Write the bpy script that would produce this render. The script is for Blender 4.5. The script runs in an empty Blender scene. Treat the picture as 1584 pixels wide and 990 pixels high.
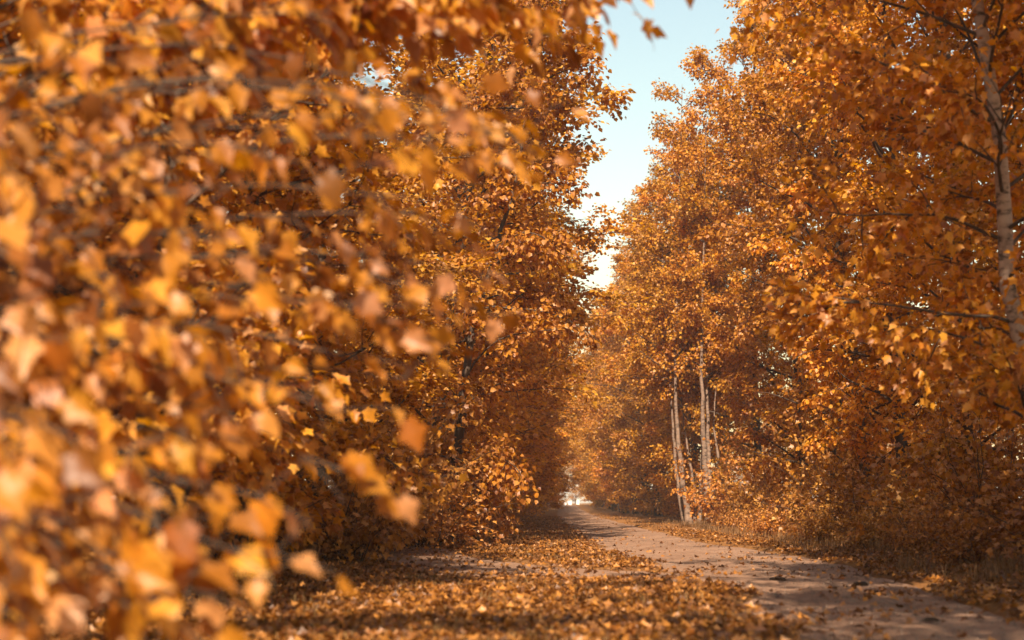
import bpy, math
import numpy as np
from mathutils import Matrix, Vector, Quaternion

# ------------------------------------------------------------------ camera, sky, sun, exposure
SC = bpy.context.scene
COL = SC.collection
R = math.radians
CAM_H = 1.1
FPX = 2200.0                         # focal length in photo pixels (photo is 1584 px wide)
YAW, PITCH = math.atan(78 / FPX), math.atan(283 / FPX)

cam_d = bpy.data.cameras.new('camera')
cam_d.sensor_width = 36.0
cam_d.lens = FPX / 1584 * 36.0
cam_d.clip_end = 5000
cam_d.clip_start = 0.05
cam_d.dof.use_dof = True
cam_d.dof.focus_distance = 42.0
cam_d.dof.aperture_fstop = 1.08
cam_d.dof.aperture_blades = 0
cam = bpy.data.objects.new('camera', cam_d)
cam.location = (0, 0, CAM_H)
cam.rotation_euler = (R(90) + PITCH, 0, YAW)
COL.objects.link(cam)
SC.camera = cam

SUN_EL, SUN_AZ = R(43), R(-5)        # azimuth: from straight behind the camera, positive to the right
sun_dir = Vector((math.sin(SUN_AZ) * math.cos(SUN_EL), -math.cos(SUN_AZ) * math.cos(SUN_EL), math.sin(SUN_EL)))
world = bpy.data.worlds.new('World')
SC.world = world
world.use_nodes = True
wn = world.node_tree.nodes
sky = wn.new('ShaderNodeTexSky')
sky.sky_type = 'NISHITA'
sky.sun_disc = False
sky.sun_elevation = SUN_EL
sky.sun_rotation = math.pi - SUN_AZ
sky.altitude = 100
sky.air_density = 2.2
sky.dust_density = 1.0
sky.ozone_density = 0.0
wn['Background'].inputs['Strength'].default_value = 0.08
world.node_tree.links.new(sky.outputs[0], wn['Background'].inputs[0])

sun_l = bpy.data.lights.new('sun', 'SUN')
sun_l.energy = 5.0
sun_l.angle = R(0.55)
sun_l.color = (1.0, 0.85, 0.66)
sun = bpy.data.objects.new('sun', sun_l)
sun.rotation_euler = sun_dir.to_track_quat('Z', 'Y').to_euler()
sun.location = (30, -30, 40)
COL.objects.link(sun)

SC.view_settings.view_transform = 'Standard'
SC.view_settings.look = 'None'
SC.view_settings.exposure = 1.15
SC.view_settings.gamma = 1.0
SC.view_settings.use_curve_mapping = False
SC.render.engine = 'CYCLES'
SC.cycles.use_denoising = True
SC.cycles.max_bounces = 9
SC.cycles.diffuse_bounces = 5
SC.cycles.transmission_bounces = 4
SC.cycles.volume_bounces = 0
SC.cycles.caustics_reflective = False
SC.cycles.caustics_refractive = False

# ------------------------------------------------------------------ helpers
def rng(seed):
    return np.random.default_rng(seed)

def unit(v):
    v = np.asarray(v, float)
    return v / np.maximum(np.linalg.norm(v, axis=-1, keepdims=True), 1e-9)

CY, SY, CP, SP = math.cos(YAW), math.sin(YAW), math.cos(PITCH), math.sin(PITCH)
FWD = np.array([-SY * CP, CY * CP, SP])
RGT = np.array([CY, SY, 0.0])
UPV = np.cross(RGT, FWD)

def project(p):
    q = np.asarray(p, float) - np.array([0, 0, CAM_H])
    z = q @ FWD
    zz = np.where(np.abs(z) < 1e-6, 1e-6, z)
    return 792 + FPX * (q @ RGT) / zz, 495 - FPX * (q @ UPV) / zz, z

def at(px, d, py):
    """a point seen d metres down the lane"""
    v = FWD + RGT * (px - 792) / FPX - UPV * (py - 495) / FPX
    v = v * (d / v[1])
    return np.array([0, 0, CAM_H]) + v

def empty(name, loc):
    o = bpy.data.objects.new(name, None)
    o.location = loc
    o.empty_display_size = 0.3
    COL.objects.link(o)
    return o

def tag(o, label=None, cat=None, group=None, kind=None):
    if label: o['label'] = label
    if cat: o['category'] = cat
    if group: o['group'] = group
    if kind: o['kind'] = kind
    return o

def obj(name, me, mat, parent=None, loc=None):
    o = bpy.data.objects.new(name, me)
    if mat and not me.materials:
        me.materials.append(mat)
    COL.objects.link(o)
    if parent: o.parent = parent
    if loc is not None: o.location = loc
    return o

def mesh(name, V, F, rnd=None, smooth=False):
    """F: (n,3) or (n,4) int array"""
    V = np.ascontiguousarray(V, np.float32)
    F = np.ascontiguousarray(F, np.int32)
    me = bpy.data.meshes.new(name)
    n, k = F.shape
    me.vertices.add(len(V)); me.vertices.foreach_set('co', V.ravel())
    me.loops.add(n * k); me.loops.foreach_set('vertex_index', F.ravel())
    me.polygons.add(n)
    me.polygons.foreach_set('loop_start', np.arange(0, n * k, k, dtype=np.int32))
    if smooth:
        me.polygons.foreach_set('use_smooth', np.ones(n, bool))
    if rnd is not None:
        a = me.attributes.new('rnd', 'FLOAT', 'POINT')
        a.data.foreach_set('value', np.ascontiguousarray(rnd, np.float32))
    me.update(calc_edges=True)
    return me

# ------------------------------------------------------------------ materials
def newmat(name):
    m = bpy.data.materials.new(name)
    m.use_nodes = True
    nt = m.node_tree
    return m, nt, nt.nodes, nt.links, nt.nodes['Principled BSDF']

def ramp(N, stops):
    r = N.new('ShaderNodeValToRGB')
    e = r.color_ramp.elements
    while len(e) < len(stops): e.new(0.5)
    for x, (p, c) in zip(e, stops):
        x.position = p; x.color = (*c, 1)
    return r

def leaf_material(name, stops, trans=0.46, tint=0.25, vary=0.2, rough=0.42):
    m, nt, N, L, B = newmat(name)
    at_ = N.new('ShaderNodeAttribute'); at_.attribute_name = 'rnd'
    rp = ramp(N, stops)
    L.new(at_.outputs['Fac'], rp.inputs[0])
    oi = N.new('ShaderNodeObjectInfo')
    tc = N.new('ShaderNodeTexCoord')
    nz = N.new('ShaderNodeTexNoise'); nz.inputs['Scale'].default_value = 14; nz.inputs['Detail'].default_value = 3
    L.new(tc.outputs['Object'], nz.inputs['Vector'])
    hs = N.new('ShaderNodeHueSaturation')
    mr = N.new('ShaderNodeMapRange'); mr.inputs['To Min'].default_value = 1 - vary; mr.inputs['To Max'].default_value = 1 + vary
    L.new(oi.outputs['Random'], mr.inputs['Value'])
    mr2 = N.new('ShaderNodeMapRange'); mr2.inputs['From Min'].default_value = .3; mr2.inputs['From Max'].default_value = .7
    mr2.inputs['To Min'].default_value = .78; mr2.inputs['To Max'].default_value = 1.2
    L.new(nz.outputs[0], mr2.inputs['Value'])
    mu = N.new('ShaderNodeMath'); mu.operation = 'MULTIPLY'
    L.new(mr.outputs[0], mu.inputs[0]); L.new(mr2.outputs[0], mu.inputs[1])
    L.new(mu.outputs[0], hs.inputs['Value'])
    mh = N.new('ShaderNodeMapRange'); mh.inputs['To Min'].default_value = .498; mh.inputs['To Max'].default_value = .511
    m3 = N.new('ShaderNodeMath'); m3.operation = 'FRACT'
    m4 = N.new('ShaderNodeMath'); m4.operation = 'MULTIPLY'; m4.inputs[1].default_value = 7.31
    L.new(oi.outputs['Random'], m4.inputs[0]); L.new(m4.outputs[0], m3.inputs[0]); L.new(m3.outputs[0], mh.inputs['Value'])
    L.new(mh.outputs[0], hs.inputs['Hue'])
    L.new(rp.outputs[0], hs.inputs['Color'])
    L.new(hs.outputs[0], B.inputs['Base Color'])
    B.inputs['Roughness'].default_value = rough
    B.inputs['Specular IOR Level'].default_value = 0.4
    tr = N.new('ShaderNodeBsdfTranslucent')
    sat = N.new('ShaderNodeHueSaturation'); sat.inputs['Saturation'].default_value = 1.12; sat.inputs['Value'].default_value = 1.15
    L.new(hs.outputs[0], sat.inputs['Color']); L.new(sat.outputs[0], tr.inputs['Color'])
    mx = N.new('ShaderNodeMixShader'); mx.inputs[0].default_value = trans
    L.new(B.outputs[0], mx.inputs[1]); L.new(tr.outputs[0], mx.inputs[2])
    L.new(mx.outputs[0], N['Material Output'].inputs['Surface'])
    return m

M = {}
AMBER = [(0.0, (0.20, 0.063, 0.010)), (0.22, (0.42, 0.145, 0.013)), (0.45, (0.58, 0.233, 0.018)),
         (0.70, (0.67, 0.302, 0.029)), (0.90, (0.62, 0.275, 0.065)), (1.0, (0.57, 0.268, 0.115))]
M['leaf'] = leaf_material('amber_leaf', AMBER)
M['near_leaf'] = leaf_material('deep_orange_leaf', [(p, (c[0] * .96, c[1] * .87, c[2] * .95)) for p, c in AMBER])
M['shrub_leaf'] = leaf_material('shrub_leaf', [(0.0, (0.20, 0.070, 0.020)), (0.3, (0.36, 0.130, 0.028)), (0.6, (0.54, 0.205, 0.030)),
                                            (0.85, (0.58, 0.25, 0.055)), (1.0, (0.50, 0.24, 0.10))], trans=0.35)
M['litter'] = leaf_material('fallen_leaf', [(0.0, (0.09, 0.032, 0.014)), (0.3, (0.20, 0.066, 0.017)), (0.55, (0.35, 0.120, 0.022)),
                                            (0.8, (0.48, 0.180, 0.040)), (1.0, (0.46, 0.22, 0.12))], trans=0.22)
M['grass'] = leaf_material('dry_grass', [(0.0, (0.11, 0.050, 0.018)), (0.5, (0.22, 0.105, 0.034)), (1.0, (0.36, 0.20, 0.08))], trans=0.25, rough=.7)

def bark_material(name, base, dark, light, scale, bands=False):
    m, nt, N, L, B = newmat(name)
    tc = N.new('ShaderNodeTexCoord')
    mp = N.new('ShaderNodeMapping')
    mp.inputs['Scale'].default_value = (scale, scale, scale * (2.2 if bands else 0.25))
    L.new(tc.outputs['Object'], mp.inputs['Vector'])
    n1 = N.new('ShaderNodeTexNoise'); n1.inputs['Scale'].default_value = 1; n1.inputs['Detail'].default_value = 6
    n1.inputs['Roughness'].default_value = .65
    L.new(mp.outputs[0], n1.inputs['Vector'])
    rp = ramp(N, [(0.36, dark), (0.48, base), (0.75, light)])
    L.new(n1.outputs[0], rp.inputs[0])
    L.new(rp.outputs[0], B.inputs['Base Color'])
    B.inputs['Roughness'].default_value = 0.85
    bp = N.new('ShaderNodeBump'); bp.inputs['Strength'].default_value = 0.6; bp.inputs['Distance'].default_value = 0.02
    L.new(n1.outputs[0], bp.inputs['Height']); L.new(bp.outputs[0], B.inputs['Normal'])
    return m

M['bark'] = bark_material('brown_bark', (0.060, 0.036, 0.022), (0.028, 0.016, 0.010), (0.11, 0.066, 0.040), 9)
M['tan_bark'] = bark_material('tan_bark', (0.17, 0.105, 0.07), (0.04, 0.024, 0.016), (0.29, 0.19, 0.13), 4, bands=True)
M['pale_bark'] = bark_material('pale_bark', (0.29, 0.195, 0.14), (0.05, 0.03, 0.02), (0.42, 0.30, 0.22), 5, bands=True)

def ground_material(name, stops, sc, bump):
    m, nt, N, L, B = newmat(name)
    tc = N.new('ShaderNodeTexCoord')
    n1 = N.new('ShaderNodeTexNoise'); n1.inputs['Scale'].default_value = sc; n1.inputs['Detail'].default_value = 8; n1.inputs['Roughness'].default_value = .7
    n2 = N.new('ShaderNodeTexNoise'); n2.inputs['Scale'].default_value = sc * 0.08; n2.inputs['Detail'].default_value = 4
    L.new(tc.outputs['Object'], n1.inputs['Vector']); L.new(tc.outputs['Object'], n2.inputs['Vector'])
    mx = N.new('ShaderNodeMath'); mx.operation = 'MULTIPLY_ADD'; mx.inputs[1].default_value = .55
    m2 = N.new('ShaderNodeMath'); m2.operation = 'MULTIPLY'; m2.inputs[1].default_value = .45
    L.new(n2.outputs[0], m2.inputs[0]); L.new(n1.outputs[0], mx.inputs[0]); L.new(m2.outputs[0], mx.inputs[2])
    rp = ramp(N, stops); L.new(mx.outputs[0], rp.inputs[0])
    L.new(rp.outputs[0], B.inputs['Base Color'])
    B.inputs['Roughness'].default_value = .95
    B.inputs['Specular IOR Level'].default_value = .15
    bp = N.new('ShaderNodeBump'); bp.inputs['Strength'].default_value = bump; bp.inputs['Distance'].default_value = .03
    n3 = N.new('ShaderNodeTexNoise'); n3.inputs['Scale'].default_value = sc * 6; n3.inputs['Detail'].default_value = 5; n3.inputs['Roughness'].default_value = .75
    L.new(tc.outputs['Object'], n3.inputs['Vector'])
    ad = N.new('ShaderNodeMath'); ad.operation = 'ADD'
    L.new(n1.outputs[0], ad.inputs[0]); L.new(n3.outputs[0], ad.inputs[1])
    L.new(ad.outputs[0], bp.inputs['Height']); L.new(bp.outputs[0], B.inputs['Normal'])
    return m

M['ground'] = ground_material('leafy_soil', [(0.32, (0.10, 0.045, 0.018)), (0.5, (0.24, 0.105, 0.032)), (0.68, (0.38, 0.18, 0.055))], 16, .9)
M['path'] = ground_material('sandy_earth', [(0.33, (0.15, 0.080, 0.048)), (0.5, (0.25, 0.142, 0.088)), (0.68, (0.34, 0.205, 0.132))], 7, .5)
M['pebble'] = ground_material('pebble', [(0.3, (0.09, 0.055, 0.038)), (0.7, (0.30, 0.20, 0.145))], 3, .2)
M['clod'] = ground_material('dark_clod', [(0.3, (0.03, 0.018, 0.012)), (0.7, (0.09, 0.05, 0.03))], 30, .8)
m, nt, N, L, B = newmat('white_painted_concrete')
B.inputs['Base Color'].default_value = (.78, .74, .70, 1); B.inputs['Roughness'].default_value = .8
M['white'] = m

# ------------------------------------------------------------------ terrain
def sstep(a, b, x):
    t = np.clip((x - a) / (b - a), 0, 1)
    return t * t * (3 - 2 * t)

PY = [-40, 0, 11.4, 15, 20, 27, 33, 46, 75, 110, 200, 300, 420]
PL = [2.4, 2.2, 1.9, 2.1, 2.3, 1.7, 1.05, .74, .2, -.25, -.7, -1.3, -2.2]
PR = [4.3, 4.2, 4.3, 4.5, 4.9, 5.2, 4.9, 4.0, 3.5, 3.0, 2.5, 2.3, 2.0]
def path_l(y): return np.interp(y, PY, PL)
def path_r(y): return np.interp(y, PY, PR)
TRACK = np.array([(3.2, 22.3), (1.6, 22.4), (0.2, 22.9), (-1.2, 24.3), (-2.5, 27.5), (-3.8, 33.0), (-5.2, 42), (-7.5, 56), (-11, 72)])

def wob(x, y):
    return (.035 * np.sin(.9 * x + .31 * y) + .022 * np.sin(.37 * x - .7 * y + 1.3) + .012 * np.sin(2.1 * x + 1.3 * y)
            + .006 * np.sin(4.3 * x - 3.1 * y + .7))
def base(x, y):
    z = .55 * wob(x, y) + .22 * sstep(5.6, 9, x) + .12 * sstep(-2.5, -6, x) + .75 * sstep(140, 270, y)
    return z
def track_dist(x, y):
    d = np.full(np.shape(x), 1e9)
    for a, b in zip(TRACK[:-1], TRACK[1:]):
        ab = b - a
        t = np.clip(((x - a[0]) * ab[0] + (y - a[1]) * ab[1]) / (ab @ ab), 0, 1)
        d = np.minimum(d, np.hypot(x - a[0] - t * ab[0], y - a[1] - t * ab[1]))
    return d
def in_path(x, y):
    """1 in the middle of the lane or the side track, 0 on the verges"""
    l, r = path_l(y), path_r(y)
    e = .25 * np.sin(1.3 * y) + .18 * np.sin(3.1 * y + 1) + .1 * np.sin(7.3 * y)
    a = sstep(-.35, .3, x - l + e * .8) * sstep(-.35, .25, r - x + e * .7)
    b = sstep(1.7, .8, track_dist(x, y) + .35 * e)
    return np.maximum(a, b)
def ground_z(x, y):
    return base(x, y) - .055 * in_path(x, y)

def grid_faces(nx, ny):
    i = np.arange(ny - 1)[:, None] * nx + np.arange(nx - 1)[None]
    return np.stack([i, i + 1, i + nx + 1, i + nx], -1).reshape(-1, 4)

xs = np.concatenate([[-2500, -700, -200, -80, -40], np.arange(-22, -8, 1.0), np.arange(-8, 10, .22), np.arange(10, 24, 1.0), [40, 80, 200, 700, 2500]])
ys = np.concatenate([[-1200, -300, -80, -30, -12, 0], np.arange(4, 40, .25), np.arange(40, 80, .6), np.arange(80, 300, 4), [320, 360, 420, 600, 1000, 1800, 3200]])
X, Y = np.meshgrid(xs, ys)
g = mesh('ground', np.stack([X, Y, ground_z(X, Y) - .14 * in_path(X, Y)], -1).reshape(-1, 3), grid_faces(len(xs), len(ys)), smooth=True)
tag(obj('ground', g, M['ground']), 'leaf-strewn brown ground on both sides of the lane', kind='structure')

# the lane: its edges dip under the verge so that the border is ragged
def path_z(x, y, t):
    rut = -.035 * (np.exp(-((t - .27) / .09) ** 2) + np.exp(-((t - .73) / .09) ** 2)) + .02 * np.exp(-((t - .5) / .12) ** 2)
    return base(x, y) - .058 + rut + .004 * np.sin(5.1 * y + 2 * x) * np.sin(2.3 * x)
ys2 = np.concatenate([np.arange(-30, 6, 1.0), np.arange(6, 40, .2), np.arange(40, 100, .5), np.arange(100, 421, 3.)])
t = np.linspace(-.12, 1.12, 40)
T, Y = np.meshgrid(t, ys2)
X = path_l(Y) + T * (path_r(Y) - path_l(Y))
Z = path_z(X, Y, T) - .12 * (sstep(.0, -.12, T) + sstep(1., 1.12, T))
tag(obj('path', mesh('path', np.stack([X, Y, Z], -1).reshape(-1, 3), grid_faces(len(t), len(ys2)), smooth=True), M['path']),
    'pale sandy dirt lane running away between the trees', kind='structure')
# the side track that leaves to the left
d = np.concatenate([[0], np.cumsum(np.hypot(*np.diff(TRACK, axis=0).T))])
s = np.arange(0, d[-1], .25)
cx, cy = np.interp(s, d, TRACK[:, 0]), np.interp(s, d, TRACK[:, 1])
for _ in range(12):
    cx[1:-1] = (cx[:-2] + cx[1:-1] * 2 + cx[2:]) / 4; cy[1:-1] = (cy[:-2] + cy[1:-1] * 2 + cy[2:]) / 4
tx, ty = np.gradient(cx), np.gradient(cy); ln = np.hypot(tx, ty)
w = np.linspace(-1.7, 1.7, 20)
X = cx[:, None] - (ty / ln)[:, None] * w; Y = cy[:, None] + (tx / ln)[:, None] * w
Z = base(X, Y) - .03 - .14 * sstep(1.15, 1.7, np.abs(w))[None] - .015 * np.exp(-((np.abs(w) - .65) / .2) ** 2)[None]
tag(obj('side_track', mesh('side_track', np.stack([X, Y, Z], -1).reshape(-1, 3), grid_faces(len(w), len(s)), smooth=True), M['path']),
    'sandy side track curving off the lane to the left', kind='structure')

# ------------------------------------------------------------------ leaf shapes
def outline(half):
    pts = np.array(half + [(x, -y) for x, y in half[::-1][1:-1]])
    return pts
HALF_FINE = [(0, 0), (-.02, .14), (-.08, .25), (.07, .29), (.18, .25), (.34, .40), (.52, .42), (.55, .27), (.68, .22), (.80, .13), (1.0, 0)]
HALF_MID = [(0, 0), (-.05, .30), (.18, .27), (.44, .52), (.56, .24), (1.0, 0)]
HALF_FAR = [(0, 0), (.06, .32), (.48, .44), (1.0, 0)]

def template(half, fold, curl, twist=0.0):
    o = outline(half)
    V = np.vstack([[.36, 0], o])
    x, y = V[:, 0], V[:, 1]
    z = fold * np.abs(y) - curl * (x - .2) ** 2 + twist * x * y
    z[0] -= .02
    n = len(o)
    k = np.arange(n)
    F = np.stack([np.zeros(n, int), 1 + k, 1 + (k + 1) % n], -1)
    # halves share the midrib, so the fan is wound one way round
    F = F[:, [0, 2, 1]]
    return np.column_stack([x, y, z]), F
FINE = [template(HALF_FINE, a, b, c) for a, b, c in ((.3, .45, .3), (-.25, .55, -.4), (.6, .25, .15))]
MID = [template(HALF_MID, a, b, c) for a, b, c in ((.25, .3, .2), (-.2, .3, -.2))]
CURL = [template(HALF_MID, a, b, c) for a, b, c in ((.55, .5, .3), (-.45, .6, -.5), (.2, .9, .6), (.8, .2, 0))]
FAR = [template(HALF_FAR, a, b, c) for a, b, c in ((.3, .3, .1),)]

def bake_leaves(name, P, D, Nn, S, rnd, templates, seed=0):
    """P position, D midrib direction, Nn rough normal, S size, rnd colour: one mesh"""
    D = unit(D); B_ = unit(np.cross(Nn, D)); Nz = np.cross(D, B_)
    which = rng(seed).integers(0, len(templates), len(P))
    VV, FF, RR, off = [], [], [], 0
    for k, (tv, tf) in enumerate(templates):
        i = np.where(which == k)[0]
        if not len(i): continue
        v = (P[i][:, None] + S[i][:, None, None] * (tv[None, :, 0, None] * D[i][:, None] + tv[None, :, 1, None] * B_[i][:, None] + tv[None, :, 2, None] * Nz[i][:, None]))
        f = tf[None] + (np.arange(len(i)) * len(tv))[:, None, None] + off
        VV.append(v.reshape(-1, 3)); FF.append(f.reshape(-1, 3)); RR.append(np.repeat(rnd[i], len(tv)))
        off += len(i) * len(tv)
    return mesh(name, np.vstack(VV), np.vstack(FF), np.concatenate(RR))

LEAF_MESHES = {}
def leaf_mesh(kind, variant, shade):
    key = (kind, variant, shade)
    if key not in LEAF_MESHES:
        tv, tf = FINE[variant]
        me = mesh('leaf_blade', tv, tf, np.full(len(tv), (shade + .5) / 8))
        me.materials.append(M[kind])
        LEAF_MESHES[key] = me
    return LEAF_MESHES[key]

def leaf_objects(parent, kind, P, D, Nn, S, rnd, seed, name='leaf'):
    D = unit(D); B_ = unit(np.cross(Nn, D)); Nz = np.cross(D, B_)
    w = rng(seed).integers(0, 3, len(P))
    for i in range(len(P)):
        me = leaf_mesh(kind, int(w[i]), int(np.clip(rnd[i] * 8, 0, 7)))
        o = bpy.data.objects.new(name, me)
        COL.objects.link(o)
        o.parent = parent
        m = np.eye(4); m[:3, 0] = D[i] * S[i]; m[:3, 1] = B_[i] * S[i]; m[:3, 2] = Nz[i] * S[i]; m[:3, 3] = P[i]
        o.matrix_local = Matrix(m.tolist())

# ------------------------------------------------------------------ branches
def tube(pts, r, sides):
    pts = np.asarray(pts, float); n = len(pts)
    tg = unit(np.gradient(pts, axis=0))
    ref = np.where(np.abs(tg[:, 2:3]) > .9, np.array([[1., 0, 0]]), np.array([[0, 0, 1.]]))
    u = unit(np.cross(tg, ref)); v = np.cross(tg, u)
    a = np.linspace(0, 2 * np.pi, sides, endpoint=False)
    V = pts[:, None] + np.asarray(r)[:, None, None] * (np.cos(a)[None, :, None] * u[:, None] + np.sin(a)[None, :, None] * v[:, None])
    i = np.arange(n - 1)[:, None] * sides; k = np.arange(sides)[None]; k2 = (k + 1) % sides
    F = np.stack([i + k, i + k2, i + sides + k2, i + sides + k], -1).reshape(-1, 4)
    return V.reshape(-1, 3), F

class Wood:
    def __init__(s): s.V, s.F, s.n = [], [], 0
    def add(s, pts, r, sides):
        V, F = tube(pts, r, sides); s.V.append(V); s.F.append(F + s.n); s.n += len(V)
    def mesh(s, name): return mesh(name, np.vstack(s.V), np.vstack(s.F), smooth=True)

def curve(p0, d0, length, n, rg, sag=0.0, wander=.12, up=0.0):
    p = [np.array(p0, float)]; d_ = unit(np.array(d0, float)); st = length / (n - 1)
    for i in range(n - 1):
        d_ = unit(d_ + rg.normal(0, wander, 3) + np.array([0, 0, up - sag * (i / n)]))
        p.append(p[-1] + d_ * st)
    return np.array(p)

def leaves_along(pts, n, spread, rg, droop=.55, size=(.10, .19)):
    s = np.clip(rg.power(1.6, n), .02, 1) * (len(pts) - 1)
    i = np.minimum(s.astype(int), len(pts) - 2); f = (s - i)[:, None]
    P = pts[i] * (1 - f) + pts[i + 1] * f
    tg = unit(pts[i + 1] - pts[i])
    side = rg.normal(0, 1, (n, 3)); side[:, 2] *= .7
    P = P + side * spread
    D = unit(unit(side) * .9 + tg * .8 + np.array([0, 0, -droop]) + rg.normal(0, .35, (n, 3)))
    Nn = unit(np.array([0, 0, .8]) + rg.normal(0, .65, (n, 3)) + unit(side) * .35)
    S = rg.uniform(*size, n)
    return P, D, Nn, S

def build_tree(seed, H, Rad, crown0=.04, n_limb=44, n_sub=9, n_leaf=26000, lean=(0, 0), r0=.16, templates=FAR, size=(.085, .165),
               prof_peak=.46, limb_r=.05, wall=None, open_side=0.0):
    """returns trunk mesh, branch mesh, leaf arrays in local space"""
    rg = rng(seed)
    k = 16
    tz = np.linspace(0, 1, k)
    wx = np.cumsum(rg.normal(0, .012 * H, k)) * .35; wy = np.cumsum(rg.normal(0, .012 * H, k)) * .35
    wx -= wx[0]; wy -= wy[0]
    tp = np.column_stack([lean[0] * tz ** 1.2 + wx, lean[1] * tz ** 1.2 + wy, tz * H * .97])
    tp[0, 2] = -.25
    tr = r0 * (1 - tz) ** .8 + .012; tr[0] *= 1.5; tr[1] *= 1.05
    wt = Wood(); wt.add(tp, tr, 12)
    wb = Wood()
    LP = []
    ts = crown0 + (1 - crown0 - .02) * (np.arange(n_limb) + rg.uniform(0, 1, n_limb)) / n_limb
    az0 = rg.uniform(0, 7)
    tot = 0; limbs = []
    for j, tt in enumerate(ts):
        az = az0 + j * 2.39996 + rg.normal(0, .3)
        x = (tt - crown0) / (1 - crown0)
        pr = (np.clip(x / prof_peak, 0.0, 1) ** .6 * .5 + .5) if x < prof_peak else ((1 - x) / (1 - prof_peak)) ** .58
        ln = max(.5, Rad * pr * rg.uniform(.68, 1.18))
        el = rg.normal(.30 + .75 * x, .16)
        dr = np.array([math.cos(az) * math.cos(el), math.sin(az) * math.cos(el), math.sin(el)])
        p0 = np.array([np.interp(tt, tz, tp[:, c]) for c in range(3)])
        pts = curve(p0, dr, ln, 9, rg, sag=.10, wander=.10, up=.02)
        lr = min(limb_r, np.interp(tt, tz, tr) * .65)
        wb.add(pts, lr * (1 - np.linspace(0, 1, 9)) ** .9 + .006, 5)
        limbs.append((pts, ln))
    wts = np.array([l for _, l in limbs]); wts = wts / wts.sum() * n_leaf
    for (pts, ln), nl in zip(limbs, wts):
        ns = max(3, int(n_sub * ln / Rad))
        for q in range(ns):
            s = rg.uniform(.22, 1) ** .8
            i = min(int(s * 8), 7)
            tg = unit(pts[i + 1] - pts[i])
            dv = unit(tg * .75 + rg.normal(0, .62, 3) + np.array([0, 0, .12]))
            sl = (.32 * ln * (1.15 - .6 * s) + .35) * rg.uniform(.7, 1.3)
            sp = curve(pts[i], dv, sl, 6, rg, sag=.16, wander=.16)
            wb.add(sp, .011 * (1 - np.linspace(0, 1, 6)) + .003, 3)
            LP.append(leaves_along(sp, max(2, int(nl / ns * rg.uniform(.6, 1.4))), .16, rg, size=size))
    P, D, Nn, S = (np.concatenate([l[c] for l in LP]) for c in range(4))
    zmin = .12
    keep = P[:, 2] > zmin
    P, D, Nn, S = P[keep], D[keep], Nn[keep], S[keep]
    return wt.mesh('trunk'), wb.mesh('branches'), (P, D, Nn, S, rg.uniform(0, 1, len(P)) )

def copy_tree(src, parent=None):
    c = src.copy(); COL.objects.link(c)
    if parent: c.parent = parent
    for ch in list(src.children): copy_tree(ch, c)
    return c

def make_proto(name, seed, bark='bark', templates=FAR, mat='leaf', **kw):
    tm, bm, (P, D, Nn, S, rd) = build_tree(seed, templates=templates, **kw)
    tm.materials.append(M[bark]); bm.materials.append(M['bark'])
    cm = bake_leaves('crown', P, D, Nn, S, rd, templates, seed); cm.materials.append(M[mat])
    return tm, bm, cm

def place(name, proto, loc, rot, scale, label, cat='tree', group=None, tilt=0.0):
    e = empty(name, (loc[0], loc[1], float(ground_z(np.array(loc[0]), np.array(loc[1])))))
    e.rotation_euler = (Quaternion((0, 1, 0), tilt) @ Quaternion((0, 0, 1), rot)).to_euler()
    e.scale = (scale[0], scale[0], scale[1]) if isinstance(scale, tuple) else (scale,) * 3
    tag(e, label, cat, group)
    for n_, me in zip(('trunk', 'branches', 'crown'), proto):
        o = bpy.data.objects.new(n_, me); COL.objects.link(o); o.parent = e
        if n_ != 'trunk': o['kind'] = 'stuff'
    return e

# ------------------------------------------------------------------ trees of the two rows
ORD = ['first', 'second', 'third', 'fourth', 'fifth', 'sixth', 'seventh', 'eighth', 'ninth', 'tenth', 'eleventh', 'twelfth', 'thirteenth',
       'fourteenth', 'fifteenth', 'sixteenth', 'seventeenth', 'eighteenth', 'nineteenth', 'twentieth']
ORD += ['twenty-' + o for o in ORD[:9]] + ['thirtieth'] + ['thirty-' + o for o in ORD[:9]]
PROTO = [make_proto('tree', 11 + i, H=h, Rad=r, n_leaf=n, crown0=c, n_limb=nl, r0=.17)
         for i, (h, r, n, c, nl) in enumerate([(22, 4.9, 34000, .03, 62), (24, 4.5, 34000, .02, 66), (20, 5.2, 33000, .04, 58), (23, 4.7, 34000, .03, 60)])]

rg = rng(5)
# left row, from the camera outwards: (x, y, height scale, width scale)
LEFT = [(-6.6, 14.0, .5, .72), (-6.0, 19, .52, .8), (-6.2, 24.5, .55, .85), (-5.6, 31, .62, .9), (-4.7, 45, 1.0, 1.32), (-4.9, 52, .92, 1.25), (-4.7, 59, .98, 1.25)]
yy = 66
while yy < 290:
    LEFT.append((-4.8 + rg.normal(0, .35) + .6 * sstep(90, 140, yy) - 1.2 * sstep(200, 290, yy), yy, rg.uniform(.85, 1.0), rg.uniform(1.15, 1.3) + .12 * sstep(80, 120, yy)))
    yy += rg.uniform(6, 8.5) * (1 + yy / 300)
for i, (x, y, hs, wsc) in enumerate(LEFT):
    near = 'tall amber tree, %s along the left side of the lane behind the blurred leaves' % ORD[i]
    place('lane_tree', PROTO[i % 4], (x, y), rg.uniform(0, 6.28), (wsc, hs), near, group='trees of the left row', tilt=R(7.5 if 40 < y < 62 else 5.5 if y > 62 else 0))
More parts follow.
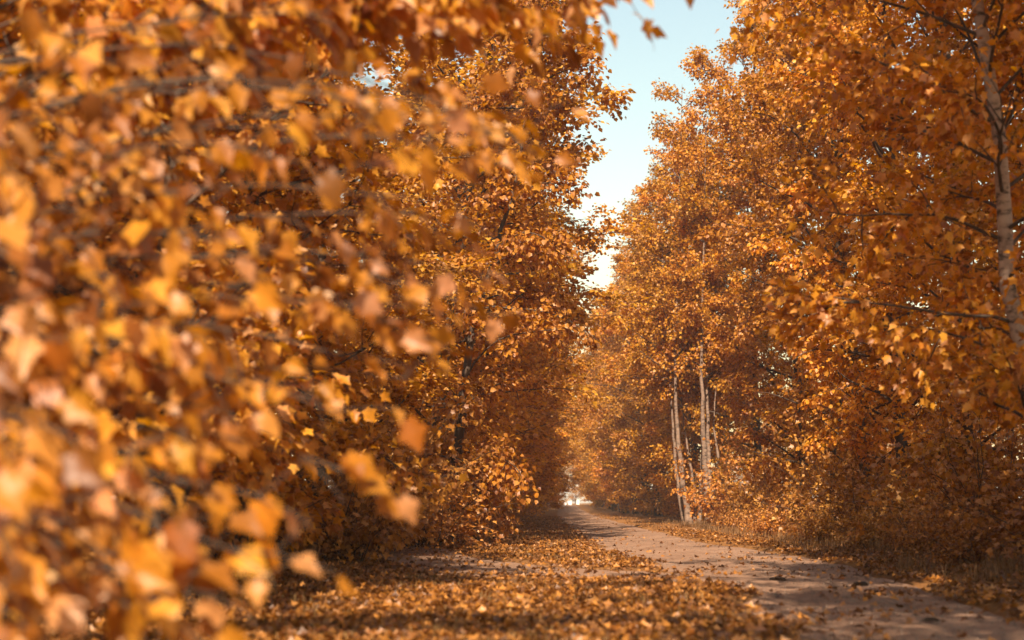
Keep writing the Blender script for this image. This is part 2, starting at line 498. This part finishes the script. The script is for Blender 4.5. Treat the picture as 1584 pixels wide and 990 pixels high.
# right row
RIGHT = [(10.4, 25, .9, .9), (10.3, 31, .95, .92), (10.6, 37, .98, .95), (10.4, 43.5, 1.05, 1.05), (10.3, 50, 1.1, 1.08), (10.5, 57, 1.15, 1.08), (10.4, 64, 1.15, 1.12), (10.0, 73, 1.2, 1.2)]
yy = 79
while yy < 290:
    RIGHT.append((7.9 + rg.normal(0, .35) - 1.3 * sstep(90, 150, yy), yy, rg.uniform(1.05, 1.18), rg.uniform(1.15, 1.3) + .1 * sstep(80, 120, yy)))
    yy += rg.uniform(6, 8.5) * (1 + yy / 300)
for i, (x, y, hs, wsc) in enumerate(RIGHT):
    lab = 'tall orange tree, %s along the right side of the lane past the pale trunk' % ORD[i]
    place('lane_tree', PROTO[(i + 2) % 4], (x, y), rg.uniform(0, 6.28), (wsc, hs), lab, group='trees of the right row')
SHADE_TREE = make_proto('tree', 19, H=18, Rad=4.0, n_leaf=13000, crown0=.36, n_limb=44, r0=.16, prof_peak=.4)  # unseen trees, added with crowns above the frame to cast shade on the lane
for x, y, hs, wsc, lab in ((5.0, 7.5, 1.0, 1.3, 'unseen tree added beside the camera to shade the near lane'), (6.9, 13.2, 1.08, 1.45, 'unseen tree added just outside the view to shade the lane and right verge'),
                           (2.9, 0.2, 1.0, 1.15, 'unseen tree added level with the camera to shade the foreground'),
                           (8.6, 22.0, 1.25, 1.5, 'unseen high-crowned tree added by the right verge to shade the lane farther on')):
    place('lane_tree', SHADE_TREE, (x, y), 2.0 + y, (wsc, hs), lab, group='trees of the right row')
# second line behind each row, closing the gaps
for side, x0 in ((-1, -11.5), (1, 27.0)):
    yy = 22 if side < 0 else 34
    i = 0
    while yy < 190:
        place('lane_tree', PROTO[(i + (side > 0)) % 4], (x0 + rg.normal(0, .8) + side * -.01 * yy, yy), rg.uniform(0, 6.28), ((rg.uniform(.95, 1.2), rg.uniform(.8, .98)) if side < 0 else (rg.uniform(1.2, 1.5), rg.uniform(.55, .7))),
              'orange tree standing behind the %s row of the lane, %s from the camera' % ('left' if side < 0 else 'right', ORD[i]),
              group='trees of the second line, %s' % ('left' if side < 0 else 'right'))
        yy += rg.uniform(7.5, 10) * (1 + yy / 250); i += 1
# far trees closing the view at the end of the lane
for i, (x, y, s_) in enumerate([(-9, 330, .8), (-2.0, 520, .75), (4, 470, .7), (9, 340, .9), (16, 430, .9), (-18, 420, .9)]):
    place('far_tree', PROTO[i % 4], (x, y), i * 1.3, (1.1, s_), 'hazy pale orange tree beyond the end of the lane, %s from the left' % ORD[[1, 2, 3, 4, 5, 0][i]], group='trees beyond the end of the lane')

# ------------------------------------------------------------------ birch-like clump on the right, dark leaning tree on the left, pale trunk on the right
def stems_tree(name, label, root, stems, seed, n_leaf, crown_from, size=(.10, .175), bark='tan_bark', Rad=3.0, n_limb=12, group=None):
    """several stems from one stool: every stem a part; stems: list of point lists (local) with base radius"""
    rg = rng(seed)
    e = empty(name, (root[0], root[1], float(ground_z(np.array(root[0]), np.array(root[1])))))
    tag(e, label, 'tree', group)
    wb = Wood(); LP = []
    for pts, r0 in stems:
        pts = np.array(pts, float)
        t_ = np.linspace(0, 1, 22); dd = np.linspace(0, 1, len(pts))
        p = np.column_stack([np.interp(t_, dd, pts[:, c]) for c in range(3)])
        for _ in range(4): p[1:-1] = (p[:-2] + 2 * p[1:-1] + p[2:]) / 4
        p[1:-1] += rg.normal(0, .025, (20, 3)) * np.array([1, 1, 0])
        w_ = Wood(); rr = r0 * (1 - t_) ** 1.15 + .010; rr[0] *= 1.7; rr[1] *= 1.15
        w_.add(p, rr, 10)
        obj('trunk', w_.mesh('trunk'), M[bark], e)
        Ht = p[-1, 2]
        for j in range(n_limb):
            z = crown_from + (Ht * .98 - crown_from) * (j + rg.uniform()) / n_limb
            if z > Ht * .985: continue
            p0 = np.array([np.interp(z, p[:, 2], p[:, c]) for c in range(3)])
            x = (z - crown_from) / (Ht - crown_from)
            ln = Rad * rg.uniform(.6, 1.15) * (1 - .5 * x) * (.45 + .55 * min(1, z / 4.5))
            az = j * 2.4 + rg.uniform(0, 1.2); el = rg.normal(.45, .2)
            lp = curve(p0, (math.cos(az) * math.cos(el), math.sin(az) * math.cos(el), math.sin(el)), ln, 8, rg, sag=.14)
            wb.add(lp, np.linspace(.035, .006, 8), 5)
            for q in range(7):
                i = rg.integers(1, 7)
                sp = curve(lp[i], unit(lp[i + 1] - lp[i]) * .7 + rg.normal(0, .6, 3), rg.uniform(.5, 1.2), 6, rg, sag=.15)
                wb.add(sp, np.linspace(.011, .003, 6), 3)
                LP.append(leaves_along(sp, max(2, int(n_leaf / (len(stems) * n_limb * 7))), .17, rg, size=size))
    tag(obj('branches', wb.mesh('branches'), M['bark'], e), kind='stuff')
    P, D, Nn, S = (np.concatenate([l[c] for l in LP]) for c in range(4))
    cm = bake_leaves('crown', P, D, Nn, S, rg.uniform(0, 1, len(P)), FAR, seed)
    obj('crown', cm, M['leaf'], e)
    return e

def local(root, pix, d, dz=0):
    """stem points from pixels at distance d, local to root (root height taken off)"""
    z0 = float(ground_z(np.array(root[0]), np.array(root[1])))
    return [tuple(at(px, dd, py) - np.array([root[0], root[1], z0])) for (px, py), dd in zip(pix, d)]

ra = (6.55, 72.0)
stems_tree('pale_stemmed_tree', 'tree with slender pale tan stems leaning left beside the lane', ra,
    [(local(ra, [(1068, 815), (1056, 752), (1046, 660), (1044, 570), (1050, 380), (1055, 130)], [72, 72, 72, 72, 72, 72]), .16),
     (local(ra, [(1060, 815), (1050, 760), (1042, 690), (1041, 650), (1030, 480), (1020, 330)], [73, 73, 73, 73, 73.5, 74]), .12),
     (local(ra, [(1074, 815), (1074, 750), (1062, 690), (1052, 620), (1060, 500)], [74, 74, 74.5, 75, 75]), .09)], 41, 20000, 6.6, Rad=3.8, n_limb=20)
rb = (7.35, 71.0)
stems_tree('upright_stemmed_tree', 'tree of several upright tan stems just right of the leaning slender ones', rb,
    [(local(rb, [(1098, 816), (1092, 750), (1088, 670), (1084, 580), (1088, 400), (1094, 100)], [71, 71, 71, 71, 71.5, 72]), .19),
     (local(rb, [(1100, 816), (1098, 760), (1095, 690), (1092, 590), (1104, 400), (1135, 90)], [72, 72, 72, 72.5, 73, 73]), .15),
     (local(rb, [(1120, 812), (1116, 740), (1108, 690), (1102, 650), (1130, 420)], [72, 72, 72, 72, 73]), .11),
     (local(rb, [(1082, 815), (1083, 760), (1085, 700), (1090, 640), (1075, 470)], [73, 73, 73, 73, 73]), .10)], 42, 26000, 6.6, Rad=3.8, n_limb=20)

rd = (-2.95, 38.0)
stems_tree('leaning_dark_tree', 'amber tree with a dark thin trunk leaning over the litter', rd,
    [(local(rd, [(698, 842), (706, 690), (716, 620), (722, 560), (738, 480), (762, 400), (790, 320), (806, 240), (822, 100), (832, -40)], [38] * 10), .15)],
    43, 15000, .5, bark='bark', Rad=3.9, n_limb=40)

# ------------------------------------------------------------------ trees near enough for single leaves
def split_leaves(e, loc, mat, arr, templates, seed, n_parts=300, min_px=8, crown='crown'):
    P, D, Nn, S, rd_ = arr
    px, py, z = project(P + np.array(loc))
    vis = (px > -20) & (px < 1604) & (py > -20) & (py < 1010) & (z > 1)
    sz = np.where(vis, S / np.maximum(z, .1), 0)
    k = np.argsort(-sz)[:n_parts]
    k = k[sz[k] > 0]
    rest = np.setdiff1d(np.arange(len(P)), k)
    leaf_objects(e, mat, P[k], D[k], Nn[k], S[k], rd_[k], seed)
    if len(rest):
        me = bake_leaves(crown, P[rest], D[rest], Nn[rest], S[rest], rd_[rest], templates, seed)
        tag(obj(crown, me, M[mat], e), kind='stuff')

def near_tree(name, label, loc, seed, bark='bark', group=None, open_front=False, **kw):
    z = float(ground_z(np.array(loc[0]), np.array(loc[1])))
    loc = (loc[0], loc[1], z)
    e = empty(name, loc); tag(e, label, 'tree', group)
    tm, bm, arr = build_tree(seed, templates=MID, **kw)
    if open_front:          # few leaves grow on the lane-facing front of this stem
        n_ = len(tm.vertices); co = np.empty(n_ * 3, np.float32); tm.vertices.foreach_get('co', co); co = co.reshape(-1, 12, 3).mean(1)
        tx_, ty_ = np.interp(arr[0][:, 2], co[:, 2], co[:, 0]), np.interp(arr[0][:, 2], co[:, 2], co[:, 1])
        dx_, dy_ = arr[0][:, 0] - tx_, arr[0][:, 1] - ty_
        u_ = unit(np.array([-loc[0], -loc[1]]))
        fr, la = dx_ * u_[0] + dy_ * u_[1], np.abs(dx_ * u_[1] - dy_ * u_[0])
        kp = ~((fr > 0) & (la < .30)) | (rng(seed + 1).uniform(0, 1, len(fr)) < .16) | (arr[0][:, 2] < 4.1)
        arr = tuple(a[kp] for a in arr)
    obj('trunk', tm, M[bark], e); tag(obj('branches', bm, M['bark'], e), kind='stuff')
    split_leaves(e, loc, 'leaf', arr, MID, seed)
    return e

near_tree('pale_trunk_tree', 'tree with a pale blotched trunk at the right edge of the view', (6.1, 18.2), 61, bark='pale_bark', H=15, Rad=3.0, lean=(-1.0, 0), r0=.115,
          n_limb=60, n_leaf=20000, crown0=.12, size=(.085, .16), limb_r=.022, open_front=True)
near_tree('roadside_maple', 'bushy maple on the left with small soft leaves behind the blurred branches', (-4.9, 9.6), 62, H=8.5, Rad=2.9, r0=.10,
          n_limb=38, n_leaf=6000, crown0=.06, size=(.11, .18), limb_r=.02)
near_tree('roadside_maple', 'amber maple on the left whose low boughs spread above the leaf litter', (-4.3, 14.5), 63, H=10.5, Rad=3.2, r0=.12,
          n_limb=44, n_leaf=10000, crown0=.05, size=(.11, .18), limb_r=.022)
near_tree('roadside_maple', 'amber maple beside the bend of the side track', (-4.6, 20.5), 64, H=13, Rad=3.6, r0=.13,
          n_limb=46, n_leaf=12000, crown0=.03, size=(.11, .18), limb_r=.022)

# the blurred branches right before the lens: one maple whose trunk stands left of the view
def bough_tree(name, label, loc, tips, seed, H, r0, per, size, twig=.42, drift=(.55, -.1, -.6)):
    rg = rng(seed)
    z = float(ground_z(np.array(loc[0]), np.array(loc[1])))
    loc = np.array([loc[0], loc[1], z])
    e = empty(name, tuple(loc)); tag(e, label, 'tree')
    t_ = np.linspace(0, 1, 14)
    tp = np.column_stack([.10 * np.sin(5 * t_), .08 * np.sin(4 * t_ + 1), t_ * H]); tp[0, 2] = -.2
    w_ = Wood(); w_.add(tp, r0 * (1 - t_) ** .8 + .01, 12)
    obj('trunk', w_.mesh('trunk'), M['bark'], e)
    LP = []
    for (px, d_, py) in tips:
        tip = at(px, d_, py) - loc
        zs = np.clip(tip[2] * .75 + rg.normal(.25, .2), .25, H * .96)
        p0 = np.array([np.interp(zs, tp[:, 2], tp[:, c]) for c in range(3)])
        mid = (p0 + tip) / 2 + np.array([0, 0, .16 * np.linalg.norm(tip - p0)]) + rg.normal(0, .1, 3)
        s = np.linspace(0, 1, 14)[:, None]
        pts = p0 * (1 - s) ** 2 + 2 * mid * s * (1 - s) + tip * s ** 2
        pts[1:] += np.cumsum(rg.normal(0, .012, (13, 3)), 0)
        b_ = Wood(); b_.add(pts, .005 * (1 - s[:, 0]) ** .8 + .004, 6)
        for q in range(15):
            i = int(rg.integers(2, 14))
            sp = curve(pts[i], unit(pts[i] - pts[i - 1]) * .8 + rg.normal(0, .55, 3), rg.uniform(.5, 1) * twig, 6, rg, sag=.25)
            b_.add(sp, np.linspace(.005, .002, 6), 4)
            n = int(rg.integers(per - 1, per + 2))
            P, D, Nn, S = leaves_along(sp, n, .055, rg, size=size)
            D = unit(D * .6 + np.array(drift) + rg.normal(0, .3, D.shape))
            Nn = unit(np.array([.35, -.5, .6]) + rg.normal(0, .8, Nn.shape))
            LP.append((P, D, Nn, S))
        obj('branch', b_.mesh('branch'), M['bark'], e)
    P, D, Nn, S = (np.concatenate([l[c] for l in LP]) for c in range(4))
    split_leaves(e, loc, 'near_leaf', (P, D, Nn, S, rg.uniform(0, 1, len(P))), FINE, seed, crown='leaves')
    return e

tips = [(800, 8.0, 265), (755, 7.8, 200), (855, 8.5, 245), (720, 7.4, 420), (765, 8.2, 480), (850, 8.2, 225), (790, 7.6, 235), (700, 7.0, 250), (640, 6.4, 300), (690, 7.2, 340), (560, 6.2, 150), (500, 6.8, 40), (430, 6.2, 250), (330, 6.0, 120), (250, 6.4, 330), (120, 5.6, 90), (60, 5.2, 260),
        (600, 7.0, 460), (480, 6.4, 470), (360, 5.8, 520), (220, 5.6, 480), (90, 5.0, 520), (40, 4.6, 660), (660, 7.6, 520), (560, 6.9, 560), (400, 6.0, 380), (160, 5.4, 400), (300, 6.0, 620),
        (640, 7.4, 600), (520, 6.6, 660), (430, 6.0, 620), (490, 6.1, 735), (390, 5.6, 750), (260, 5.2, 690), (150, 5.0, 760), (300, 5.4, 850), (330, 5.4, 915), (210, 4.9, 930), (80, 4.6, 880), (30, 4.6, 960), (420, 6.0, 825), (20, 5.2, 420), (120, 4.4, 965), (330, 4.8, 985), (250, 4.9, 800), (360, 5.4, 955), (60, 4.2, 800), (180, 4.6, 860), (350, 5.2, 860), (30, 4.0, 900), (110, 4.3, 640)]
bough_tree('overhanging_maple', 'blurred orange maple boughs hanging close before the lens on the left', (-3.3, 6.2), tips, 71, 5.4, .08, 2, (.08, .17))
tips = [(1000, 9.0, -50), (950, 8.8, -40), (975, 9.2, -75), (890, 9.2, -15), (850, 8.6, -20), (800, 9.0, 25), (740, 8.2, 0), (670, 8.8, 40), (880, 9.6, 40), (620, 8.0, 0), (840, 8.0, -60), (700, 7.8, -90), (560, 8.4, -40)]
bough_tree('overhanging_maple', 'soft orange bough reaching in across the top of the sky gap', (-3.9, 8.6), tips, 72, 5.6, .09, 8, (.11, .18), twig=.7)

# ------------------------------------------------------------------ shrubs under the rows
def shrub_proto(seed, H, Rad, n_leaf):
    return make_shrub(seed, H, Rad, n_leaf)
def make_shrub(seed, H, Rad, n_leaf):
    rg = rng(seed); wb = Wood(); LP = []
    ns = 26
    for j in range(ns):
        az = j * 2.4 + rg.uniform(0, .6); el = rg.uniform(.55, 1.45)
        ln = H * rg.uniform(.7, 1.1) * (.75 + .25 * math.sin(el))
        p = curve((rg.normal(0, .25), rg.normal(0, .25), -.05), (math.cos(az) * math.cos(el), math.sin(az) * math.cos(el), math.sin(el)), ln, 9, rg, sag=.12)
        wb.add(p, np.linspace(.014, .003, 9), 4)
        for q in range(8):
            i = int(rg.integers(1, 8))
            sp = curve(p[i], unit(p[i + 1] - p[i]) * .6 + rg.normal(0, .6, 3), rg.uniform(.25, .7), 5, rg, sag=.2)
            wb.add(sp, np.linspace(.005, .002, 5), 3)
            LP.append(leaves_along(sp, n_leaf // (ns * 8), .12, rg, size=(.07, .15)))
    P, D, Nn, S = (np.concatenate([l[c] for l in LP]) for c in range(4))
    k = P[:, 2] > .03
    P, D, Nn, S = P[k], D[k], Nn[k], S[k]
    sm = wb.mesh('stems'); sm.materials.append(M['bark'])
    cm = bake_leaves('foliage', P, D, Nn, S, rg.uniform(0, 1, len(P)), MID, seed); cm.materials.append(M['shrub_leaf'])
    return sm, cm
SHRUB = [make_shrub(81, 2.4, 1.3, 2600), make_shrub(82, 3.0, 1.5, 3200), make_shrub(83, 1.6, 1.2, 2000)]
def shrub(i, x, y, s_, label, group):
    e = empty('shrub', (x, y, float(ground_z(np.array(x), np.array(y)))))
    e.rotation_euler.z = i * 1.7; e.scale = (s_, s_, s_ * (.9 + .2 * ((i * 37) % 10) / 10))
    tag(e, label, 'shrub', group)
    for n_, me in zip(('stems', 'foliage'), SHRUB[i % 3]):
        o = bpy.data.objects.new(n_, me); COL.objects.link(o); o.parent = e
rs = rng(9)
yy = 23.5; i = 0
while yy < 175 and i < 20:
    shrub(i, 8.3 + rs.normal(0, .35) - .9 * (62 < yy < 68), yy, rs.uniform(.85, 1.25), 'brown-leaved shrub at the foot of the right row, %s from the camera' % ORD[i], 'shrubs along the right verge')
    yy += rs.uniform(2.6, 4.4) * (1 + yy / 60); i += 1
for i in range(14):
    yy = 16.5 * (62 / 16.5) ** (i / 13)
    shrub(i + 2, 7.0 + rs.normal(0, .3) + .4 * (yy < 24), yy, rs.uniform(.38, .6), 'low brown bramble on the shaded edge of the right verge, %s from the camera' % ORD[i], 'low brambles along the right verge')
yy = 26; i = 0
while yy < 175 and i < 20:
    shrub(i + 1, -4.6 + rs.normal(0, .3) + .6 * (yy > 60), yy, rs.uniform(.8, 1.15), 'brown-leaved shrub at the foot of the left row, %s from the camera' % ORD[i], 'shrubs along the left verge')
    yy += rs.uniform(3.0, 5) * (1 + yy / 60); i += 1

for i, (x, y, s_, lab) in enumerate(((-3.4, 35.5, 1.15, 'shrub hiding the foot of the dark leaning trunk'), (-4.5, 31.5, 1.25, 'tall brown shrub left of the side track bend'), (-2.7, 43.0, .95, 'rounded shrub on the litter just past the dark leaning trunk'),
                                    (-6.0, 27.0, 1.2, 'brown shrub behind the low maple boughs'), (-5.2, 17.5, 1.0, 'brown shrub under the maples by the blurred leaves'), (-5.6, 13.2, .9, 'dark brown shrub low on the left behind the blurred leaves'))):
    shrub(i, x, y, s_, lab, 'shrubs along the left verge')

# ------------------------------------------------------------------ fallen leaves
def scatter(seed, n, x0, x1, y0, y1, bias=1.0):
    rg = rng(seed)
    u = rg.uniform(0, 1, n)
    y = y0 * (y1 / y0) ** u if bias else y0 + (y1 - y0) * u
    return rg.uniform(x0, x1, n), y, rg
LX, LY = [], []
for seed, n, x0, x1, y0, y1 in ((1, 68000, -7, 5.5, 9.5, 34), (2, 30000, -6.5, 3, 30, 120), (3, 24000, 3.5, 9.5, 11, 60), (4, 5000, 2.5, 8.5, 50, 150)):
    x, y, rg = scatter(seed, n, x0, x1, y0, y1)
    p = in_path(x, y)
    cl = .5 + .5 * np.sin(1.7 * x + .6 * y + np.sin(2.3 * y)) * np.sin(1.1 * y - .8 * x)
    tr_ = track_dist(x, y) < 1.7
    keep = rg.uniform(0, 1, n) < np.where(p > .5, np.where(tr_ & (x < path_l(y)), .13, .022) + .09 * cl ** 3, 1 - 1.9 * p * (1 - .5 * cl)) * (.55 + .45 * cl) * (1 - .45 * ((y > 19.3) & (y < 22.5) & (x > -2)))
    LX.append(x[keep]); LY.append(y[keep])
x, y = np.concatenate(LX), np.concatenate(LY)
rg = rng(77); n = len(x)
P = np.column_stack([x, y, ground_z(x, y) + .012 + .03 * (track_dist(x, y) < 1.4) + np.abs(rg.normal(0, .013, n))])
az = rg.uniform(0, 6.28, n)
D = np.column_stack([np.cos(az), np.sin(az), rg.normal(.08, .28, n)])
Nn = unit(np.array([0, 0, 1.0]) + rg.normal(0, .42, (n, 3)))
S = rg.uniform(.045, .115, n)
rd_ = np.clip(rg.beta(1.25, 1.7, n), 0, 1)
px, py, z = project(P)
vis = (px > 0) & (px < 1584) & (py > 0) & (py < 985) & (z > 1)
kk = np.argsort(-np.where(vis & (px > 380), S / np.maximum(z, .1), 0))[:300]
rest = np.setdiff1d(np.arange(n), kk)
lit = obj('leaf_litter', bake_leaves('leaf_litter', P[rest], D[rest], Nn[rest], S[rest], rd_[rest], CURL, 5), M['litter'])
tag(lit, 'carpet of fallen orange and brown leaves over both verges', 'leaf litter', kind='stuff')
leaf_objects(bpy.data.objects['ground'], 'litter', P[kk], D[kk], Nn[kk], S[kk], rd_[kk], 6, name='fallen_leaf')

# ------------------------------------------------------------------ dry grass along the edges
def grass(name, label, seed, pts, hmin, hmax):
    rg = rng(seed)
    x, y = pts
    n = len(x); h = rg.uniform(hmin, hmax, n)
    z = ground_z(x, y) - .01
    az = rg.uniform(0, 6.28, n); bend = rg.uniform(.1, .7, n)
    wv = np.column_stack([-np.sin(az), np.cos(az), np.zeros(n)]) * rg.uniform(.003, .007, n)[:, None]
    dv = np.column_stack([np.cos(az), np.sin(az), np.zeros(n)])
    p0 = np.column_stack([x, y, z])
    p1 = p0 + dv * (h * bend * .35)[:, None] + np.array([0, 0, 1]) * (h * .62)[:, None]
    p2 = p0 + dv * (h * bend)[:, None] + np.array([0, 0, 1]) * (h * (1 - .35 * bend))[:, None]
    V = np.stack([p0 - wv, p0 + wv, p1 - wv * .8, p1 + wv * .8, p2], 1).reshape(-1, 3)
    k = (np.arange(n) * 5)[:, None]
    F = np.concatenate([k + [[0, 1, 3]], k + [[0, 3, 2]], k + [[2, 3, 4]]])
    o = obj(name, mesh(name, V, F, np.repeat(rg.uniform(0, 1, n), 5)), M['grass'])
    tag(o, label, 'grass', kind='stuff')
rg = rng(31)
cxy = np.column_stack([rg.uniform(5.6, 8.8, 420), rg.uniform(14, 80, 420)])
gx = np.repeat(cxy[:, 0], 34) + rg.normal(0, .16, 420 * 34); gy = np.repeat(cxy[:, 1], 34) + rg.normal(0, .2, 420 * 34)
k = (in_path(gx, gy) < .15)
grass('dry_grass', 'dry tan grass tufts along the right verge', 32, (gx[k], gy[k]), .08, .38)
cxy = np.column_stack([rg.uniform(-6.5, 1.5, 300), 11 * (60 / 11) ** rg.uniform(0, 1, 300)])
gx = np.repeat(cxy[:, 0], 22) + rg.normal(0, .18, 300 * 22); gy = np.repeat(cxy[:, 1], 22) + rg.normal(0, .2, 300 * 22)
k = (in_path(gx, gy) < .1)
grass('low_grass', 'short dry grass poking through the leaf litter on the left verge', 33, (gx[k], gy[k]), .05, .16)

rg = rng(55)
n = 7000
y = 10.5 * (60 / 10.5) ** rg.uniform(0, 1, n); tt = rg.uniform(.02, .98, n)
x = path_l(y) + tt * (path_r(y) - path_l(y))
P = np.column_stack([x, y, path_z(x, y, tt)])
tv = np.array([(1, 0, 0), (-.5, .87, 0), (-.5, -.87, 0), (.1, .1, .8), (0, 0, -.5)])
tf = np.array([(0, 1, 3), (1, 2, 3), (2, 0, 3), (1, 0, 4), (2, 1, 4), (0, 2, 4)])
sz = rg.gamma(2.0, .0045, n) + .004
a_ = rg.uniform(0, 6.28, n)
V = np.stack([np.cos(a_)[:, None] * tv[:, 0] - np.sin(a_)[:, None] * tv[:, 1], np.sin(a_)[:, None] * tv[:, 0] + np.cos(a_)[:, None] * tv[:, 1], np.broadcast_to(tv[:, 2], (n, 5))], -1)
V = (V * (sz[:, None, None] * rg.uniform(.6, 1.3, (n, 5, 1))) + P[:, None]).reshape(-1, 3)
F = (tf[None] + (np.arange(n) * 5)[:, None, None]).reshape(-1, 3)
tag(obj('gravel', mesh('gravel', V, F), M['pebble']), 'scattered small stones and crumbs on the dirt lane', 'gravel', kind='stuff')

# ------------------------------------------------------------------ dark clods lying on the lane
def clod(loc, size, seed, label):
    rg = rng(seed)
    import bmesh
    bm = bmesh.new()
    bmesh.ops.create_icosphere(bm, subdivisions=2, radius=1)
    for v in bm.verts:
        f = 1 + .28 * math.sin(5 * v.co.x + seed) * math.sin(4 * v.co.y + 2 * seed) + rg.normal(0, .10)
        v.co = Vector((v.co.x * size[0] * f, v.co.y * size[1] * f, max(v.co.z, -.3) * size[2] * f))
    me = bpy.data.meshes.new('clod'); bm.to_mesh(me); bm.free()
    o = obj('earth_clod', me, M['clod'], loc=(loc[0], loc[1], float(path_z(np.array(loc[0]), np.array(loc[1]), .5)) + size[2] * .25))
    tag(o, label, 'clod', 'clods on the lane')
clod((3.22, 21.8), (.13, .09, .05), 1, 'dark clod with leaves in the middle of the lane')
clod((4.15, 20.3), (.10, .07, .045), 2, 'dark lump near the right edge of the lane')
clod((3.55, 14.1), (.08, .06, .03), 3, 'small dark clod nearest the camera on the shaded lane')

# ------------------------------------------------------------------ white blocks at the end of the lane
def block(x, y, w, h, label):
    import bmesh
    bm = bmesh.new()
    z = float(base(np.array(x), np.array(y)))
    prof = [(-.5, 0), (.5, 0), (.46, .8), (.34, 1), (-.34, 1), (-.46, .8)]
    a = [bm.verts.new((px * w, -.25 * w, pz * h)) for px, pz in prof]
    b = [bm.verts.new((px * w, .25 * w, pz * h)) for px, pz in prof]
    bm.faces.new(a); bm.faces.new(b[::-1])
    for i in range(6): bm.faces.new((a[i], b[i], b[(i + 1) % 6], a[(i + 1) % 6]))
    bmesh.ops.recalc_face_normals(bm, faces=bm.faces)
    me = bpy.data.meshes.new('block'); bm.to_mesh(me); bm.free()
    tag(obj('marker_block', me, M['white'], loc=(x, y, z - .02)), label, 'block', 'pale blocks at the end of the lane')
for (px_, w, h, lab) in ((847, .55, 1.0, 'narrow white block at the end of the lane, leftmost'), (861, .95, 1.15, 'widest white block at the far end of the lane'),
                         (874, .4, .9, 'thin white block at the far end of the lane, just right of the widest'), (881, .7, .85, 'low white block at the lane end, second from the right'),
                         (893, .6, 1.0, 'white block at the lane end, rightmost')):
    block((px_ - 870) / FPX * 300, 300, w, h, lab)

# ------------------------------------------------------------------ the air
def haze():
    x0, x1, y0, y1, z0, z1 = -2600, 2600, -1300, 3300, -1.5, 33.0
    V = np.array([(x, y, z) for z in (z0, z1) for y in (y0, y1) for x in (x0, x1)])
    F = np.array([(0, 2, 3, 1), (4, 5, 7, 6), (0, 1, 5, 4), (2, 6, 7, 3), (0, 4, 6, 2), (1, 3, 7, 5)])
    m = bpy.data.materials.new('haze'); m.use_nodes = True
    N = m.node_tree.nodes; N.remove(N['Principled BSDF'])
    v = N.new('ShaderNodeVolumePrincipled')
    v.inputs['Color'].default_value = (.95, .92, .9, 1)
    v.inputs['Density'].default_value = .00035
    v.inputs['Anisotropy'].default_value = 0.0
    m.node_tree.links.new(v.outputs[0], N['Material Output'].inputs['Volume'])
    tag(obj('haze', mesh('haze', V, F), m), 'thin warm autumn haze filling the lane', kind='stuff')
HAZE = True
if HAZE: haze()
